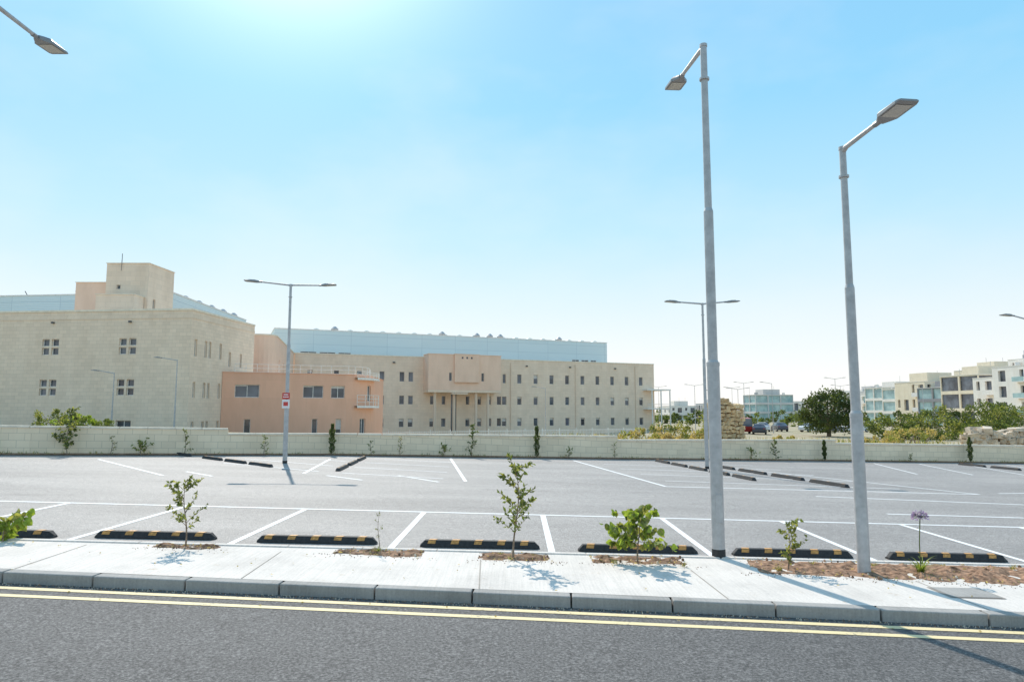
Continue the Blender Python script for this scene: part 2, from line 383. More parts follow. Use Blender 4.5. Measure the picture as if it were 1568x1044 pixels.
# ------------------------------------------------------------------ boundary wall
def wall_run(segs):
    root=empty('boundary_wall',(0,30,0)); m=MB(); cp=MB(); ua=0
    for (x0,y0,h0),(x1,y1,h1) in segs:
        a=Vector((x0,y0));b=Vector((x1,y1));d=(b-a);L=d.length;d.normalize();n=Vector((-d.y,d.x))
        k=max(1,int(L/3))
        def P(t,o,z): 
            p=a+(b-a)*t+n*o; return (p.x,p.y,z)
        for i in range(k):
            t0=i/k;t1=(i+1)/k
            zb0=gz(*P(t0,0,0)[:2])-.3; zb1=gz(*P(t1,0,0)[:2])-.3
            zt0=TILT*(x0+(x1-x0)*t0)+h0+(h1-h0)*t0; zt1=TILT*(x0+(x1-x0)*t1)+h0+(h1-h0)*t1
            u0=ua+L*t0;u1=ua+L*t1
            for o,fl in ((0,0),(.25,1)):
                q=[P(t0,o,zb0),P(t1,o,zb1),P(t1,o,zt1),P(t0,o,zt0)]; uv=[(u0,-.3),(u1,-.3),(u1,h1),(u0,h0)]
                m.poly(q if not fl else q[::-1],'wallstone',uv if not fl else uv[::-1])
        zt0=TILT*x0+h0; zt1=TILT*x1+h1
        m.poly([P(0,0,zt0-1.5),P(0,0,zt0),P(0,.25,zt0),P(0,.25,zt0-1.5)],'wallstone'); m.poly([P(1,0,zt1-1.5),P(1,.25,zt1-1.5),P(1,.25,zt1),P(1,0,zt1)],'wallstone')
        kk=max(1,round(L/1.0))
        for i in range(kk):
            t0=i/kk;t1=(i+1)/kk-.006/ (L/kk)*.5
            za=zt0+(zt1-zt0)*t0+.002; zb=zt0+(zt1-zt0)*t1+.002; o0=P(t0,-.03,za);o1=P(t1,-.03,zb)
            cp.box(o0,Vector(o1)-Vector(o0),(n.x*.31,n.y*.31,0),(0,0,.07),'coping')
        ua+=L+.3
    m.build('blockwork',root); cp.build('coping_slabs',root)
def wy(x): return interp(WL,x)
S=[]
def sec(xs,h0,h1):
    for i in range(len(xs)-1):
        t0=(xs[i]-xs[0])/(xs[-1]-xs[0]);t1=(xs[i+1]-xs[0])/(xs[-1]-xs[0])
        S.append(((xs[i],wy(xs[i]),h0+(h1-h0)*t0),(xs[i+1],wy(xs[i+1]),h0+(h1-h0)*t1)))
sec([-70,-30,-17.5,-11.3],.92,.99); sec([-11.3,-7.5,4.5,4.75],.80,.97); sec([4.75,15,15.8],.80,.97); sec([15.8,25,70],.82,1.0)
wall_run(S)
m=MB()
for i in range(120):
    a=-30+i*.6;b=a+.6
    m.poly([(a,wy(a)-.22-.06*noise.noise(Vector((a,0,0))),TILT*a+.03),(b,wy(b)-.22-.06*noise.noise(Vector((b,0,0))),TILT*b+.03),(b,wy(b)-.01,TILT*b+.07),(a,wy(a)-.01,TILT*a+.07)],'soil')
m.build('planting_bed')
# ------------------------------------------------------------------ building toolkit
def offset_poly(P,o):
    n=len(P);out=[]
    for i in range(n):
        a=Vector(P[i-1]);b=Vector(P[i]);c=Vector(P[(i+1)%n])
        d1=(b-a).normalized();d2=(c-b).normalized()
        n1=Vector((-d1.y,d1.x));n2=Vector((-d2.y,d2.x)); k=n1+n2
        k=k/max(.2,k.dot(n1)) if k.length>1e-6 else n1
        out.append(b+k*o)
    return out
def ring(mb,P,o0,o1,z0,z1,mat):
    A=offset_poly(P,o0);B=offset_poly(P,o1);n=len(P)
    for i in range(n):
        j=(i+1)%n;a,b,c,d=A[i],A[j],B[j],B[i];L=(b-a).length
        f=lambda p,z:(p.x,p.y,z)
        mb.poly([f(a,z0),f(b,z0),f(b,z1),f(a,z1)],mat,[(0,z0),(L,z0),(L,z1),(0,z1)])
        mb.poly([f(c,z0),f(d,z0),f(d,z1),f(c,z1)],mat)
        mb.poly([f(a,z1),f(b,z1),f(c,z1),f(d,z1)],mat)
        mb.poly([f(b,z0),f(a,z0),f(d,z0),f(c,z0)],mat)
def facade(wm,gm,fm,A,B,z0,z1,wins,mat,depth=.22,glass='glass',frame='frame',bars=True):
    A=Vector(A);B=Vector(B);L=(B-A).length;D=(B-A)/L;I=Vector((-D.y,D.x))
    def P(u,z,o=0): q=A+D*u+I*o; return Vector((q.x,q.y,z))
    us=sorted(set([0,L]+[round(w[0],3) for w in wins]+[round(w[1],3) for w in wins]))
    us=[u for u in us if 0<=u<=L]
    for ua,ub in zip(us,us[1:]):
        uc=(ua+ub)/2
        col=[w for w in wins if w[0]<uc<w[1]]
        za=z0
        for w in sorted(col,key=lambda w:w[2]):
            if w[2]>za+1e-4: wm.poly([P(ua,za),P(ub,za),P(ub,w[2]),P(ua,w[2])],mat,[(ua,za),(ub,za),(ub,w[2]),(ua,w[2])])
            za=w[3]
        if z1>za: wm.poly([P(ua,za),P(ub,za),P(ub,z1),P(ua,z1)],mat,[(ua,za),(ub,za),(ub,z1),(ua,z1)])
    for w in wins:
        a,b,c,d=w[:4]; r=depth
        wm.poly([P(a,c),P(b,c),P(b,c,r),P(a,c,r)],mat); wm.poly([P(a,d),P(a,d,r),P(b,d,r),P(b,d)],mat)
        wm.poly([P(a,c),P(a,c,r),P(a,d,r),P(a,d)],mat); wm.poly([P(b,c),P(b,d),P(b,d,r),P(b,c,r)],mat)
        gm.poly([P(a,c,r-.02),P(b,c,r-.02),P(b,d,r-.02),P(a,d,r-.02)],glass)
        if bars:
            t=.05; y=r-.08
            for (u0,v0,u1,v1) in [(a,c,a+t,d),(b-t,c,b,d),(a+t,c,b-t,c+t),(a+t,d-t,b-t,d)]+([((a+b)/2-t/2,c+t,(a+b)/2+t/2,d-t)] if b-a>.75 else []):
                fm.box(P(u0,v0,y),D.to_3d()*(u1-u0),I.to_3d()*.05,(0,0,v1-v0),frame)
            rr=R.random()
            if d-c>.9 and rr<.35:
                k=R.uniform(.12,.45); e1=(a+b)/2 if (b-a>1.3 and rr<.2) else b
                gm.poly([P(a+t,d-(d-c)*k,r-.025),P(e1-t,d-(d-c)*k,r-.025),P(e1-t,d,r-.025),P(a+t,d,r-.025)],'frame')
def building(name,P,z0,z1,mat,wins={},par=.6,coping='coping',depth=.22,cz=.16,glass='glass',frame='frame',root=None,bars=True,tag=''):
    root=root or empty(name,(P[0][0],P[0][1],z0))
    wm,gm,fm,cm=MB(),MB(),MB(),MB(); n=len(P)
    for i in range(n):
        mt=mat[i] if isinstance(mat,list) else mat
        facade(wm,gm,fm,P[i],P[(i+1)%n],z0,z1,wins.get(i,[]),mt,depth,glass,frame,bars)
    ring(cm,P,-.06,.32,z1+.001,z1+cz,coping)
    Q=offset_poly(P,.3)
    wm.poly([(q.x,q.y,z1-par) for q in Q],'roof')
    for i in range(n):
        a=Q[i];b=Q[(i+1)%n]; wm.poly([(b.x,b.y,z1-par),(a.x,a.y,z1-par),(a.x,a.y,z1),(b.x,b.y,z1)],coping)
    wm.build(tag+'walls',root); cm.build(tag+'parapet_coping',root)
    if gm.v: gm.build(tag+'window_glass',root)
    if fm.v: fm.build(tag+'window_frames',root)
    return root
# ---- Building A (left, cream)
PA=[(-59.83,58.4),(-26,55),(-24.9,65.6),(-30,72),(-60,75)]
wA=[]
for u in (34-25.9,34-19.05,34-12.25,34-5.45):
    for z in (6.65,3.3):
        for du in (-.74,.10):
            for dz in (0,.72): wA.append((u+du,u+du+.64,z+dz,z+dz+.6))
wA+=[(34-6.1,34-4.8,0.2,1.3),(34-19.6,34-18.3,.2,1.3)]
wS=[]
for u in (.55,2.05,2.7,4.4):
    wS.append((u,u+.38,6.5,7.9)); 
    wS.append((u,u+.38,3.1,4.4)); wS.append((u,u+.38,.2,1.2))
wS+=[(6.0,6.4,6.0,7.3),(8.0,8.35,6.0,7.3)]
rA=building('cream_office_building',PA,-2.5,10.2,['cream','cream','cream','cream','cream'],{0:wA,1:wS},tag='main_',bars=True,frame='trim')
m=MB(); ring(m,PA,-.035,.0-.001,9.55,9.75,'cream')
m.build('string_course',rA)
building('x',[(-37.4,62),(-33.5,62),(-33.3,66.3),(-37.4,66.3)],9.3,15.6,'cream2',{0:[(1.0,1.35,13.2,13.6)],1:[(.9,1.3,11,12.4)]},root=rA,tag='stair_tower_',cz=.06,par=.2)
building('x',[(-40.8,63),(-37.42,63),(-37.42,67),(-40.8,67)],9.3,14.0,'peach',{},root=rA,tag='lift_tower_',cz=.06,par=.2)
building('x',[(-37.2,60.3),(-33.8,60.3),(-33.8,61.95),(-37.2,61.95)],9.3,12.4,'cream2',{},root=rA,tag='plant_room_',cz=.06,par=.2)
m=MB(); m.tube([(-37.2,64,15.6),(-37.2,64,17.0)],.03,'dframe',5); m.tube([(-36.0,61.9,14.9),(-36.0,61.9,15.9)],.02,'dframe',5)
for x in (-29,-31.3): m.cbox((x,70,9.7),1.2,.8,1.5,'frame')
for x in (-46,-52): m.cbox((x,64,9.6),1.6,.9,1.0,'frame')
for u in (12.1,5.3,19): m.cbox((-26-.995*u,55+.1*u-.12,9.25),.18,.2,.14,'dframe')
m.build('roof_fixtures',rA)
# ---- blue hall
PH1=[(-75,79),(-37.7,75),(-38.5,98),(-75,102)]
rH=building('blue_factory_hall',PH1,-2.5,15.1,'blue',{1:[(3,6,11.6,12.8),(8,11,11.6,12.8)]},coping='trim',cz=.12,tag='west_',depth=.1)
c=math.cos(math.atan(.42)); s=math.sin(math.atan(.42))
def CF(u,o=0,P=(-31.6,99)): return (P[0]+c*u-s*o,P[1]+s*u+c*o)
H0=(-37.6,107.4)
PH2=[CF(0,0,H0),CF(60.6,0,H0),CF(60.6,20,H0),CF(0,20,H0)]
wh=[(4,6.5,10.9,11.6),(7,9.5,10.9,11.6),(10,12,10.9,11.6),(53,54.5,11,11.7),(55,56.5,11,11.7),(57,58.2,11,11.7)]
building('x',PH2,-2.5,15.1,'blue',{0:wh},coping='trim',cz=.12,tag='east_',depth=.1,root=rH)
m=MB()
def vault(m,o,ax,ay,w,L,h,mat,n=8):
    o=Vector(o);ax=Vector(ax);ay=Vector(ay)
    pr=[(w*(.5-.5*math.cos(math.pi*i/n)),h*math.sin(math.pi*i/n)) for i in range(n+1)]
    for (a,za),(b,zb) in zip(pr,pr[1:]):
        m.poly([o+ax*a+Vector((0,0,za)),o+ax*b+Vector((0,0,zb)),o+ax*b+ay*L+Vector((0,0,zb)),o+ax*a+ay*L+Vector((0,0,za))],mat)
    m.poly([o+ax*a+Vector((0,0,z)) for a,z in pr],mat)
ax=Vector((c,s,0));ay=Vector((-s,c,0))
for i in range(20):
    p=CF(6+i*2.75,1.5,H0); vault(m,(p[0],p[1],15.2),ax,ay,1.1,4,.42,'blue',6)
for u in (9.5,28,34.5,37,39,51):
    p=CF(u,1.4,H0); m.tube([(p[0],p[1],15.1),(p[0],p[1],15.6),(p[0],p[1],16.0)],[.5,.6,.2],'galv',10)
for i in range(6):
    m.tube([(-39.5,78+i*3.6,15.1),(-39.5,78+i*3.6,15.6),(-39.5,78+i*3.6,15.9)],[.45,.5,.2],'galv',10)
for i in range(5):
    x=-45-i*6; m.tube([(x,80,14.9),(x-.8,80,16.2)],.05,'dframe',4); m.tube([(x,80,14.9),(x+.6,80,15.7)],.05,'dframe',4)
m.build('roof_vents_and_fans',rH)
# ---- Building C
def CW(u,z0,z1,w=.8): return (u-w/2,u+w/2,z0,z1)
wC=[]
rows=((6.6,8.1),(3.1,4.45),(-.35,.95))
U=[12.8,15.9,17.3,2.2,6.0,9.4]+[32.0,32.9]+[35.6+2.95*i for i in range(0,9)]
for u in U:
    for a,b in rows:
        w=.75
        if u in (32.0,32.9) and a>5: w=.55
        wC.append(CW(u,a,b,w))
for u in (20.7,22.6,26.6,28.6,30.3):
    wC.append(CW(u,3.1,4.45,.6)); wC.append(CW(u,-.35,.95,.7))
wC.append((23.8,24.75,-1.2,4.9))
wC=[w if not(19.3<w[0]<31.2 and w[2]>5) else w for w in wC]
PC=[CF(0),CF(62),CF(62,14),CF(0,14)]
rC=building('long_office_building',PC,-3,10.4,'cream2',{0:wC,1:[(2,3,6.6,8.1),(6,7,6.6,8.1)]},tag='main_')
PP=[CF(19.3,-2.8),CF(31.2,-2.8),CF(31.2,-.01),CF(19.3,-.01)]
building('x',PP,5.3,10.75,'peach',{0:[(3.3,3.75,6.7,8.0),(8.6,9.05,6.7,8.0)]},root=rC,tag='portico_',coping='peach',cz=.1)
m=MB(); p=CF(19.3,-2.8)
m.box((p[0],p[1],5.29),ax*11.9,ay*2.79,(0,0,-.35),'cream2')
m.build('portico_soffit_beam',rC)
PPc=[CF(23.4,-3.15),CF(27.4,-3.15),CF(27.4,-2.81),CF(23.4,-2.81)]
building('x',PPc,6.5,10.85,'peach',{0:[(1.1,1.4,10.15,10.45),(1.85,2.15,10.15,10.45),(2.6,2.9,10.15,10.45)]},root=rC,tag='portico_bay_',coping='peach',cz=.05,depth=.1,bars=False,par=.1)
m=MB()
for u in (20.5,23.6,27.2,29.2):
    p=CF(u,-2.2); m.tube([(p[0],p[1],-2.5),(p[0],p[1],4.94)],.23,'cream2',12)
p=CF(22.9,-3.3); m.box((p[0],p[1],4.65),ax*2.6,ay*1.0,(0,0,.2),'cream2')
m.build('portico_columns',rC,smooth=False)
m=MB()
for z in (5.75,2.4):
    p=CF(59.6,-1.4); m.box((p[0],p[1],z),ax*5.0,ay*6,(0,0,.22),'trim')
    for k in range(3): 
        q=CF(60.6+k*1.9,-1.35); m.tube([(q[0],q[1],z-3.4),(q[0],q[1],z)],.12,'trim',8)
    q0=CF(59.7,-1.35);q1=CF(64.5,-1.35);q2=CF(64.5,4.5)
    if z<5:
        for h in (.5,.9): m.tube([(q0[0],q0[1],z+h),(q1[0],q1[1],z+h),(q2[0],q2[1],z+h)],.04,'trim',6)
m.build('end_balconies',rC)
m=MB()
for u in (14.6,36.9,45,53.9): 
    p=CF(u,-.1); m.cbox((p[0],p[1],9.4),.35,.25,.2,'dframe')
for u in (34,46,58):
    p=CF(u,-.08); m.tube([(p[0],p[1],-1),(p[0],p[1],10)],.05,'cream2',6)
m.build('downpipes_and_fixtures',rC)
PW=[(-34,75)]+[(-27.9+1.4*math.sin(t),76.4-1.4*math.cos(t)) for t in [math.radians(a) for a in (0,20,40,60,80,100)]]+[(-31.8,99.3),(-38,99)]
building('peach_wing_building',PW,-2.5,10.4,'peach',{6:[(3,3.5,6.6,8),(8,8.5,6.6,8),(14,14.5,6.6,8)]},tag='')
# ---- Building B (salmon two storey)
B0=(-25.45,60.0)
def BF(u,o=0): return CF(u,o,B0)
e=BF(10.75)
PBd=[B0,e]+[(e[0]+dx,e[1]+dy) for dx,dy in ((.5,.42),(1.0,1.0),(1.5,1.9),(1.75,3.0),(1.7,4.2))]+[(-14.3,76),(-26.2,76),(-25.5,66)]
wB=[(1.05,3.1,3.25,4.4),(6.85,8.65,3.25,4.4),(9.35,10.6,3.25,4.4),(1.9,2.45,-1,1.35),(7.7,8.2,-1,1.35),(9.85,10.35,-1,1.35)]
rB=building('salmon_annex_building',PBd,-2.5,5.45,'salmon',{0:wB,3:[(.15,.95,-1,1.35)],4:[(.15,.95,3.0,4.5)]},coping='salmon',cz=.05,tag='main_',par=.3,frame='trim')
m=MB(); rail=[BF(1.0,1.2),BF(9.5,1.2)]+[(q[0]-.5,q[1]+.3) for q in PBd[2:7]]+[(-14.9,72)]
def railing(m,pts,z,h,sp=.9,mat='trim',r=.025):
    for hh in (h,h*.66,h*.33): m.tube([(x,y,z+hh) for x,y in pts],r*.8,mat,5)
    for (x0,y0),(x1,y1) in zip(pts,pts[1:]):
        L=math.dist((x0,y0),(x1,y1));k=max(1,int(L/sp))
        for i in range(k): 
            t=i/k; m.tube([(x0+(x1-x0)*t,y0+(y1-y0)*t,z),(x0+(x1-x0)*t,y0+(y1-y0)*t,z+h)],r,mat,5)
railing(m,rail,5.2,1.1)
bal=[(e[0]+dx*1.15+.55,e[1]+dy+.1) for dx,dy in ((.35,.3),(.9,.9),(1.4,1.9),(1.6,3.0),(1.5,4.2))]
inner=[(x-1.1,y+.5) for x,y in bal]
for z in (2.35,5.0):
    for i in range(4):
        a,b=bal[i],bal[i+1];c2,d2=inner[i+1],inner[i]
        for zz in (z,z+.2): m.poly([(a[0],a[1],zz),(b[0],b[1],zz),(c2[0],c2[1],zz),(d2[0],d2[1],zz)],'trim')
        m.poly([(a[0],a[1],z),(b[0],b[1],z),(b[0],b[1],z+.2),(a[0],a[1],z+.2)],'trim')
railing(m,bal,2.55,1.0,.5)
railing(m,bal,5.2,.5,.5)
m.build('balcony_and_railings',rB)
m=MB(); f0=(-18,74);f1=(18,92);L=math.dist(f0,f1);k=int(L/.22)
for i in range(k+1):
    t=i/k;x=f0[0]+(f1[0]-f0[0])*t;y=f0[1]+(f1[1]-f0[1])*t;z=-1.6
    m.cbox((x,y,z-.8),.05 if i%11 else .12,.04,2.2 if i%11 else 2.35,'trim')
for h in (.2,1.3): m.tube([(f0[0],f0[1],-1.6+h),(f1[0],f1[1],-1.6+h)],.03,'trim',5)
m.build('white_railing_fence')
# ------------------------------------------------------------------ street lamps
def head(m,p,dx,dy,tilt=.05,S=1.0):
    d=Vector((dx,dy,tilt)).normalized(); sd=Vector((-d.y,d.x,0)).normalized(); up=sd.cross(-d).normalized()
    if up.z<0: up=-up
    p=Vector(p)
    def P(a,b,c): return p+d*a*S+sd*b*S+up*c*S
    m.tube([P(-.12,0,0),P(.05,0,0)],.038*S,'lamp',8)
    st=[(-.02,.05,-.03,.03),(.06,.09,-.035,.045),(.14,.145,-.03,.05),(.5,.15,-.022,.03),(.56,.135,-.012,.015)]
    rings=[[P(a,-w,lo),P(a,w,lo),P(a,w,(lo+hi)/2+.005),P(a,w*.8,hi),P(a,-w*.8,hi),P(a,-w,(lo+hi)/2+.005)] for a,w,lo,hi in st]
    for r0,r1 in zip(rings,rings[1:]):
        for j in range(6): m.poly([r0[j],r0[(j+1)%6],r1[(j+1)%6],r1[j]],'lamp')
    m.poly(rings[0],'lamp'); m.poly(rings[-1],'lamp')
    m.poly([P(.17,-.115,-.034),P(.17,.115,-.034),P(.48,.115,-.027),P(.48,-.115,-.027)],'lampglass')
    for k in range(5): m.box(P(.17+k*.05,-.09,.045),d*.012*S,sd*.18*S,up*.018*S,'lamp')
def street_lamp(x,y,zb,H,arms,r0=.085,base=True,S=.9):
    root=empty('street_lamp',(x,y,zb)); m=MB()
    s1=H*.36;s2=H*.66 
    prof=[(0,r0),(s1,r0),(s1+.05,r0*.78),(s2,r0*.78),(s2+.05,r0*.6),(H,r0*.55)]
    m.tube([(x,y,zb+(z if z else -.1)) for z,_ in prof],[r for _,r in prof],'galv',28)
    m.tube([(x,y,zb+s1-.03),(x,y,zb+s1+.02)],r0*1.06,'galv',16); m.tube([(x,y,zb+H*.93),(x,y,zb+H*.93+.03)],r0*.85,'galv',12)
    m.tube([(x,y,zb+H),(x,y,zb+H+.04)],r0*.65,'galv',12)
    if base:
        m.cbox((x,y-r0+.002,zb+.45),.09,.012,.38,'galv'); m.tube([(x,y,zb-.02),(x,y,zb+.10)],[r0*1.08,r0*1.04],'black',20)
    m.build('pole',root,smooth=False)
    hd=MB(); am=MB()
    for dx,dy,L,rise in arms:
        l=math.hypot(dx,dy);dx/=l;dy/=l
        am.tube([(x,y,zb+H-.03),(x+dx*.08,y+dy*.08,zb+H+.01),(x+dx*L,y+dy*L,zb+H+rise)],[.036,.034,.028],'galv',10)
        head(hd,(x+dx*(L+.05),y+dy*(L+.05),zb+H+rise),dx,dy,.06,S)
    am.build('arm',root); hd.build('lamp_head',root)
    return root
street_lamp(2.79,9.46,.06,7.22,[(-.06,1,1.0,.08)],.085)
street_lamp(4.36,8.70,.01,5.42,[(.12,-1,.72,.06)],.075,base=False)
street_lamp(-6.92,8.25,.28,7.12,[(0,1,1.15,.02)],.085)
r3=street_lamp(-7.97,24.26,.19,6.33,[(-1,-.15,1.05,.10),(1,.1,1.05,.02)],.08)
m=MB(); m.cbox((-7.97,24.15,2.12),.26,.02,.3,'signw'); m.cbox((-7.97,24.15,2.44),.26,.02,.22,'red'); m.cbox((-7.97,24.136,2.2),.16,.008,.14,'red'); m.cbox((-7.97,24.136,2.5),.2,.008,.03,'signw'); m.cbox((-7.97,24.136,2.58),.16,.008,.03,'signw')
m.build('sign_plates',r3)
street_lamp(7.5,26.6,-.19,6.4,[(-1,-.1,.95,.06),(1,.1,.95,.1)],.075)
street_lamp(22.6,29.2,-.55,6.4,[(-1,-.1,1.05,.25),(1,.1,1.0,.2)],.08)
for x,y,H,two in [(33,100,6.3,1),(40,118,8.0,1),(31.5,118,7.5,1),(38,100,7.2,0),(52,110,8.5,1),(60,125,8,1),(-30.3,52,4.4,0),(-25.3,51.5,5.4,0),(4.2,86,7.2,0),(27,90,5.6,0),(45,140,8,1),(30,140,8,1),(72,120,8,0)]:
    street_lamp(x,y,gz(x,y),H,[(-1,0,1.2,.2)]+([(1,0,1.2,.2)] if two else []),.06,base=False)
# ------------------------------------------------------------------ plants
def rv(): return Vector((R.uniform(-1,1),R.uniform(-1,1),R.uniform(-1,1)))
def sapling(name,x,y,z,H,nb=10,spread=.3,lsz=.05,lw=.6,dens=9,mats=('leaf','leaf','leafy'),r=.012,start=.25,lean=0,droop=0,big=False):
    m=MB(); pts=[]; k=10
    ph=R.uniform(0,6); lf=m.bigleaf if big else m.leaf
    for i in range(k+1):
        t=i/k; pts.append(Vector((x+lean*t*H+.03*H*math.sin(ph+t*5),y+.02*H*math.cos(ph+t*4),z+H*t)))
    m.tube(pts,[r*(1-.8*i/k) for i in range(k+1)],'bark',7)
    for b in range(nb):
        t=start+(1-start)*(b+R.random()*.8)/nb; i=min(k-1,int(t*k)); p=pts[i].lerp(pts[i+1],t*k-i)
        a=R.uniform(0,2*math.pi)+b*2.4; L=spread*(1.15-t*.6)*R.uniform(.5,1.25)
        d=Vector((math.cos(a),math.sin(a),R.uniform(.4,1.3)-droop)).normalized()
        q=[p]; 
        for j in range(4): d=(d+rv()*.18+Vector((0,0,-.12*droop*j))).normalized(); q.append(q[-1]+d*L/4)
        m.tube(q,[r*.35,r*.3,r*.22,r*.15,r*.08],'bark',5)
        for j in range(dens):
            t2=R.uniform(.15,1.0)*4; jj=min(3,int(t2)); pp=q[jj].lerp(q[jj+1],t2-jj)
            s=lsz*R.uniform(.5,1.25); lf(pp,rv()+Vector((0,0,.1-droop*1.6))+d*.5,s,s*lw,R.choice(mats),R)
    for j in range(dens): 
        s=lsz*R.uniform(.5,1.2); lf(pts[-1]-Vector((0,0,R.random()*.15*H)),rv()+Vector((0,0,.6-droop*1.5)),s,s*lw,R.choice(mats),R)
    return m.build(name,loc=(x,y,z))
def pz(x): return TILT*x+.13
sapling('sapling',-4.32,9.22,pz(-4.3),.84,20,.34,.058,.55,16)
sapling('sapling',-1.75,9.2,pz(-1.7),.52,5,.10,.03,.5,6,r=.006)
sapling('sapling',.05,9.0,pz(0),1.16,24,.40,.066,.55,17,r=.014)
sapling('mulberry_sapling',1.62,8.95,pz(1.6),.66,24,.46,.10,.85,13,('leafb','leafb','leafy','leaf'),.012,.25,0,.5,True)
sapling('sapling',3.46,8.75,pz(3.4),.56,16,.28,.055,.6,13,('leaf','leafy'),.009,.1)
sapling('leafy_shrub',-6.75,9.28,.29,.24,14,.42,.11,.85,9,('leafb','leafb','leafy'),.01,.05,0,.45,True)
sapling('leafy_shrub',-7.25,9.3,.30,.22,12,.36,.10,.85,8,('leafb','leafb','leaf'),.01,.05,0,.45,True)
def tuft(name,x,y,z,n,L,w,mats,loc=None):
    m=MB()
    for i in range(n):
        a=R.uniform(0,6.28);out=R.uniform(.2,1.0);l=L*R.uniform(.6,1.1); p=Vector((x+R.uniform(-.03,.03),y+R.uniform(-.03,.03),z))
        d=Vector((math.cos(a)*out,math.sin(a)*out,1)).normalized(); side=Vector((-math.sin(a),math.cos(a),0))*w/2; pr=[]
        for j in range(5): 
            pr.append((p.copy(),side*(1-j/4.4))); p=p+d*l/4; d=(d+Vector((math.cos(a)*.25,math.sin(a)*.25,-.28))).normalized()
        mt=R.choice(mats)
        for (p0,s0),(p1,s1) in zip(pr,pr[1:]): m.poly([p0-s0,p0+s0,p1+s1,p1-s1],mt)
    return m
tuft('g',-1.75,9.12,pz(-1.75),40,.16,.012,('leaf','leafy')).build('grass_tuft',loc=(-1.75,9.12,pz(-1.75)))
m=tuft('agapanthus',5.09,8.75,pz(5.09)-.01,45,.34,.022,('leaf','leafb','leafy'))
z0=pz(5.09); m.tube([(5.09,8.75,z0),(5.1,8.76,z0+.35),(5.12,8.75,z0+.68)],.006,'leaf',6)
for i in range(70):
    d=rv().normalized(); d.z=abs(d.z)*1.2-.25; p=Vector((5.12,8.75,z0+.68)); q=p+d*.075
    m.tube([p,q],.0015,'leaf',3,False)
    for k in range(3): m.leaf(q,d+rv()*.6,.035,.014,'purple',R)
m.build('agapanthus_plant',loc=(5.09,8.75,z0))
for x,y,n,l in [(-.02,8.93,14,.12),(2.15,8.8,18,.12),(3.3,8.7,30,.12),(1.3,8.85,24,.12),(-.15,9.2,14,.1),(.3,9.1,14,.1)]+[(q,EDGE(q)-.25,14,.10) for q in (3.9,4.7,5.6,6.5,7.2,8.1)]:
    m=tuft('a',x,y,pz(x),n,l,.01,('leafy','leafdry','leaf')); m.build('grass_tuft',loc=(x,y,pz(x)))
def along(x,dy=.35): return wy(x)-dy
def cypress(x,H,w):
    y=along(x); z=TILT*x+.03; m=MB(); m.tube([(x,y,z),(x,y,z+H*.9)],[.02,.005],'bark',6)
    for i in range(900):
        t=R.random()**.8; rr=w*.5*(math.sin(math.pi*min(1,t*.85+.12))**.6)*R.uniform(.3,1)*(.8+.3*math.sin(t*21+x)); a=R.uniform(0,6.28)
        m.leaf((x+math.cos(a)*rr,y+math.sin(a)*rr,z+.04+t*H*.95),(math.cos(a)*.4,math.sin(a)*.4,1),.09,.025,R.choice(('leafd','leafd','leaf')),R)
    m.build('young_cypress',loc=(x,y,z))
for x,H,w in ((-7.45,1.25,.3),(1.08,1.35,.27),(15.0,.95,.2),(23.0,1.25,.28)): cypress(x,H,w)
for x,H,nb,sp,ls,dn,mt in [(-16.2,1.55,26,.55,.12,16,('leaf','leafy','leafd')),(-14.9,.7,8,.2,.06,7,('leaf','leafdry')),(-14.0,.45,9,.45,.12,9,('leaf','leafy')),(-12.6,.95,12,.3,.07,8,('leaf','leafy')),(-9.9,.75,10,.25,.07,8,('leaf','leafy')),(-4.7,.8,10,.2,.06,8,('leaf','leafdry')),(-2.9,.45,9,.35,.1,9,('leaf','leafy')),(-1.7,1.35,22,.3,.08,13,('leaf','leafd')),(2.5,.4,8,.25,.08,8,('leaf',)),(4.55,.7,9,.2,.06,7,('leaf','leafy')),(11.2,.5,10,.45,.09,9,('leaf','leafy')),(12.4,.95,14,.25,.08,12,('leaf','leafd')),(19.6,.35,6,.2,.07,7,('leaf',)),(-5.9,.6,8,.2,.06,8,('leaf',)),(-18.4,.5,8,.2,.06,8,('leaf',)),(26.5,.8,10,.3,.07,8,('leaf','leafy'))]:
    sapling('sapling',x,along(x),TILT*x+.03,H,nb,sp,ls,.6,dn,mt,.015,.1,0,.15)
m=MB()
for i in range(1400):
    x=R.uniform(-26,32); 
    if noise.noise(Vector((x*.8,5,0)))<-.05: continue
    m.leaf((x,wy(x)-R.uniform(.08,.3),TILT*x+.04),(R.uniform(-.6,.6),R.uniform(-.6,.6),1),R.uniform(.04,.16),.02,R.choice(('leafdry','leafy','leaf')),R)
m.build('weeds')
def foliage(m,cx,cy,cz,rx,ry,rz,n,ls,mats,clumps=40,top=None):
    C=[]
    for i in range(clumps):
        d=rv(); 
        while d.length>1: d=rv()
        d=d.normalized()*(d.length**.45); 
        C.append((Vector((cx+d.x*rx,cy+d.y*ry,cz+d.z*rz)),R.uniform(.5,1.15)*min(rx,rz)*.30,R.choice(mats)))
    for i in range(n):
        c0,r,mt=R.choice(C); v=rv().normalized()*r*R.uniform(.5,1.05)
        if R.random()<.25: mt=R.choice(mats)
        m.leaf(c0+v,v+rv()*r*.8+Vector((0,0,.1)),ls*R.uniform(.6,1.3),ls*.65,mt,R)
